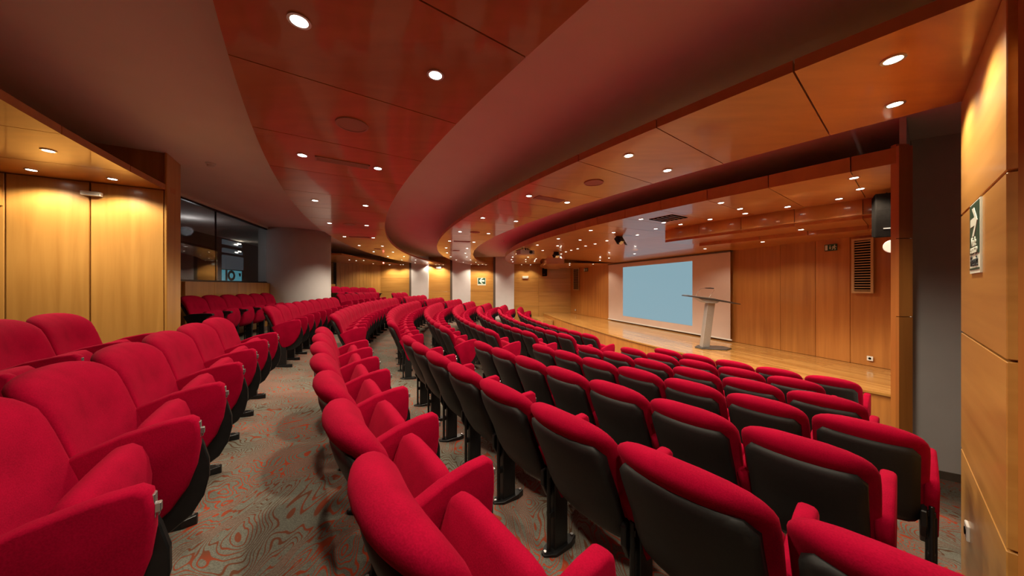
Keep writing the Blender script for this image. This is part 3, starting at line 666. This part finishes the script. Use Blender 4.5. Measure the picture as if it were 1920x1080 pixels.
# ------------------------------------------------------------------ the seats
def sup(n, w, t, bow, y0, z, e=2.6):           # one ring of the back cushion
    out = []
    for k in range(n):
        a = 2*math.pi*k/n; c, s = math.cos(a), math.sin(a)
        x = w*math.copysign(abs(c)**(2/e), c); y = t/2*math.copysign(abs(s)**(2/e), s)
        out.append((x, y0 + y + bow*(x/0.245)**2, z))
    return out
def cushion_mesh():
    rings = []
    for z, wd, t, roll in ((.40,.215,.03,0), (.43,.237,.05,0), (.52,.245,.062,0), (.62,.248,.07,.0), (.70,.249,.085,.0), (.75,.249,.105,-.004), (.79,.247,.122,-.010), (.815,.240,.126,-.016), (.835,.226,.120,-.02), (.852,.202,.104,-.02), (.866,.165,.08,-.018), (.876,.115,.052,-.014), (.881,.06,.022,-.012)):
        yc = -0.34*(z - .80) + roll
        rings.append(sup(28, wd, t, 0.045 if z < .8 else .04, yc, z))
    return MB().loft(rings).mesh('back_cushion', 'velvet', smooth=True)
def shell_mesh():
    v = []; nx, nz = 12, 12; mb = MB(); grid = {}
    def pt(i, j, off):
        u = -1 + 2*i/nx; t = j/nz; z = .32 + (.79-.32)*t
        wmax = .214; c = .05
        if z < .32 + c: wmax = .214 - c + math.sqrt(max(0, c*c - (.32 + c - z)**2))
        if z > .79 - .03: wmax = .214 - .03 + math.sqrt(max(0, .03**2 - (z - .76)**2))
        x = u*max(wmax, 0.02)
        y = -0.34*(z - .80) + 0.045*(x/0.245)**2 - 0.047 - (0.02 if z > .7 else 0.02*max(0, (z - .55)/.15)) - off
        if z < .5: y += 1.2*(.5 - z)**2
        return (x, y, z)
    a = [[pt(i, j, 0.006 + 0.012*math.sqrt(max(0, 1 - (2*i/nx - 1)**4))*math.sqrt(max(0, 1 - (2*j/nz-1)**6))) for i in range(nx+1)] for j in range(nz+1)]
    b = [[(p[0], p[1] + 0.03, p[2]) for p in [pt(i, j, 0) for i in range(nx+1)]] for j in range(nz+1)]
    W = nx + 1; V = [p for r in a for p in r] + [p for r in b for p in r]; K = W*(nz+1); f = []
    for j in range(nz):
        for i in range(nx):
            q = j*W + i; f += [(q, q+1, q+W+1, q+W), (K+q, K+q+W, K+q+W+1, K+q+1)]
    for i in range(nx): f += [(i, K+i, K+i+1, i+1), (nz*W+i, nz*W+i+1, K+nz*W+i+1, K+nz*W+i)]
    for j in range(nz): f += [(j*W, (j+1)*W, K+(j+1)*W, K+j*W), (j*W+nx, K+j*W+nx, K+(j+1)*W+nx, (j+1)*W+nx)]
    return mb.add(V, f).mesh('back_shell', 'shell', smooth=True)
def seat_mesh():                                 # tipped-up cushion, rounded underneath
    prof = [(.155, .39), (.18, .47), (.21, .555), (.235, .62), (.25, .642), (.285, .648), (.308, .628), (.325, .58), (.335, .51), (.332, .44), (.312, .36), (.275, .305), (.225, .285), (.175, .31)]
    cy = sum(p[0] for p in prof)/len(prof); cz = sum(p[1] for p in prof)/len(prof); rings = []
    for x, s, ww in ((-.212, .74, 0), (-.208, .82, 0), (-.195, .90, 0), (-.17, .965, 0), (-.13, 1, 0), (0, 1.015, 0), (.13, 1, 0), (.17, .965, 0), (.195, .90, 0), (.208, .82, 0), (.212, .74, 0)):
        rings.append([(x, cy + (y-cy)*s, cz + (z-cz)*s) for y, z in prof])
    return MB().loft(rings).mesh('seat_cushion', 'velvet', smooth=True)
def arm_mesh(m='velvet'):
    prof = [(.075, .575), (.13, .605), (.24, .648), (.36, .672), (.42, .676), (.440, .660), (.446, .62), (.446, .555), (.436, .48), (.41, .40), (.365, .33), (.305, .28), (.245, .258), (.21, .265), (.185, .31), (.155, .41), (.115, .50)]
    cy, cz = .24, .49; rings = []
    for x, s in ((-.028, .94), (-.025, .975), (-.016, 1.0), (0, 1.006), (.016, 1.0), (.025, .975), (.028, .94)):
        rings.append([(x, cy + (y-cy)*s, cz + (z-cz)*s) for y, z in prof])
    return MB().loft(rings).mesh('armrest', m, smooth=True)
def side_mesh():
    prof = [(.11, .43), (.35, .59), (.43, .60), (.45, .55), (.467, .48), (.468, .41), (.452, .335), (.416, .27), (.355, .225), (.28, .21), (.205, .222), (.145, .28), (.11, .35)]
    return MB().prism(prof, 0, -.042, -.016).mesh('side_panel', 'black', bevel=0.004, seg=1)
def leg_mesh():
    mb = MB(); mb.box(-.022, .022, .16, .26, -.05, .46); mb.tube([(0, .135, -.03), (0, .135, .46)], .012, 8); mb.box(-.016, .016, .13, .18, .18, .21); mb.box(-.016, .016, .13, .18, .40, .43)
    return mb.mesh('leg', 'black', bevel=0.003, seg=1)
def foot_mesh():
    return MB().prism([(-.012, .09), (.012, .09), (.045, .15), (.035, .28), (.012, .335), (-.012, .335), (-.035, .28), (-.045, .15)], 2, -.05, .002).mesh('foot_plate', 'black', bevel=0.003, seg=1)
def bolt_mesh():
    n = 8; return MB().loft([[(.009*math.cos(2*math.pi*k/n), .009*math.sin(2*math.pi*k/n), z) for k in range(n)] for z in (.0, .010)]).mesh('bolt', 'chrome')
def clip_mesh():
    return MB().box(-.011, .011, .436, .447, .585, .650).box(-.004, .011, .445, .458, .60, .625).box(-.011, -.003, .445, .452, .585, .60).mesh('hinge_clip', 'chrome', bevel=0.002, seg=1)
ME = dict(back=cushion_mesh(), shell=shell_mesh(), seat=seat_mesh(), arm=arm_mesh(), side=side_mesh(), leg=leg_mesh(), foot=foot_mesh(), bolt=bolt_mesh(), clip=clip_mesh())
# plainer seats along the booth: black arm brackets
prof = [(.05, .58), (.14, .61), (.28, .615), (.40, .61), (.41, .585), (.34, .55), (.30, .48), (.27, .38), (.26, .20), (.17, .20), (.15, .38), (.09, .5)]
ME['bracket'] = MB().prism(prof, 0, -.03, .03).mesh('arm_bracket', 'black', bevel=0.006)
def arm_set(t, x, detailed):
    for n_, m_ in (('armrest', 'arm'), ('side_panel', 'side'), ('leg', 'leg')): link(n_, ME[m_], t).location = (x, 0, 0)
    f = link('foot_plate', ME['foot'], t); f.location = (x, 0, 0)
    if detailed:
        link('hinge_clip', ME['clip'], t).location = (x, 0, 0)
        for yy in (.108, .315): link('bolt', ME['bolt'], f).location = (0, yy, 0)
def seat(x, y, rz, sx, label, group, last=False, detailed=False, plain=False):
    t = empty('auditorium_seat', (x, y, flxy(x, y)), rz); t.scale = (sx, 1, 1); tag(t, label, 'chair', group)
    link('back_cushion', ME['back'], t); link('back_shell', ME['shell'], t); link('seat_cushion', ME['seat'], t)
    for xx in ((-.255, .255) if last else (-.255,)):
        if plain:
            link('arm_bracket', ME['bracket'], t).location = (xx, 0, 0); link('leg', ME['leg'], t).location = (xx, 0, 0)
        else: arm_set(t, xx, detailed)
    return t
def row(r, a_near, a_far, n, block, rowname, detailed=False, aisle='aisle', rev=False):
    da = (a_far - a_near)/n; pitch = abs(math.radians(da))*r
    for k in range(n):
        a = a_near + da*(k + 0.5); x, y = pol(r, a); rz = math.radians(a + 180) - math.pi/2
        i = (n - 1 - k) if rev else k
        seat(x, y, rz, pitch/0.51, f'red velvet seat, {ORD[i]} from the {aisle}, {rowname}, {block}', f'seats of {rowname}, {block}', last=(k == 0), detailed=detailed)
RN = ['first row before stage', 'second row from stage', 'third row from stage', 'fourth row from stage', 'fifth row from stage', 'sixth row from stage', 'seventh row from stage', 'eighth row from stage', 'rearmost row']
rad = lambda i: R1 - SP*(i-1) if i > 0 else 20.25
B1, B2, B3 = 'fire exit block', 'middle block', 'grey pier block'
for i, (an, af, n) in {6: (-141.45, -150.16, 5), 5: (-142.1, -150.23, 5), 4: (-141.0, -150.5, 6), 3: (-140.2, -150.5, 7), 2: (-140.66, -150.82, 7), 1: (-139.63, -151.67, 8), 0: (-141.9, -152.4, 7)}.items():
    row(rad(i), an, af, n, B1, RN[6-i], True, rev=True)
row(21.17, -144.0, -152.9, 6, B1, RN[7], True, rev=True)
row(21.95, -147.6, -151.6, 3, B1, RN[8], True, rev=True)
for i, (an, af, n) in {6: (-155.1, -179.5, 13), 5: (-154.2, -179.6, 14), 4: (-154.4, -180.0, 15), 3: (-154.2, -180.0, 16), 2: (-154.3, -179.2, 16), 1: (-155.4, -177.8, 15), 0: (-156.3, -177.8, 15)}.items():
    row(rad(i), an, af, n, B2, RN[6-i], False, aisle='near aisle')
row(21.17, -157.0, -169.2, 9, B2, RN[7], False, aisle='near aisle')
row(21.55, -172.2, -181.0, 6, 'booth corner', RN[7], False, aisle='round column')
for i, (an, af, n) in {6: (-182.0, -189.2, 4), 5: (-182.0, -189.2, 4), 4: (-182.0, -188.8, 4), 3: (-181.6, -188.2, 4), 2: (-181.4, -189.2, 5), 1: (-180.4, -188.0, 5), 0: (-180.2, -187.6, 5)}.items():
    row(rad(i), an, af, n, B3, RN[6-i], False, aisle='far aisle')
row(21.17, -183.0, -187.3, 3, B3, RN[7], False, aisle='far aisle')
def straight(p0, p1, n, where):
    d = Vector(p1) - Vector(p0); rz = math.atan2(d.y, d.x) + math.pi
    for k in range(n):
        q = Vector(p0) + d*(k + 0.5)/n
        seat(q.x, q.y, rz, d.length/n/0.51, f'plain red seat with black arm brackets, {ORD[k]} from the {where[0]}, {where[1]}', f'plain seats {where[1]}', last=(k == 0), plain=True)
straight((-4.93, 4.75), (-5.79, 7.69), 6, ('wooden pilaster', 'below the booth window'))
straight((-7.52, 13.2), (-6.75, 15.75), 5, ('round column', 'before the planked wall'))
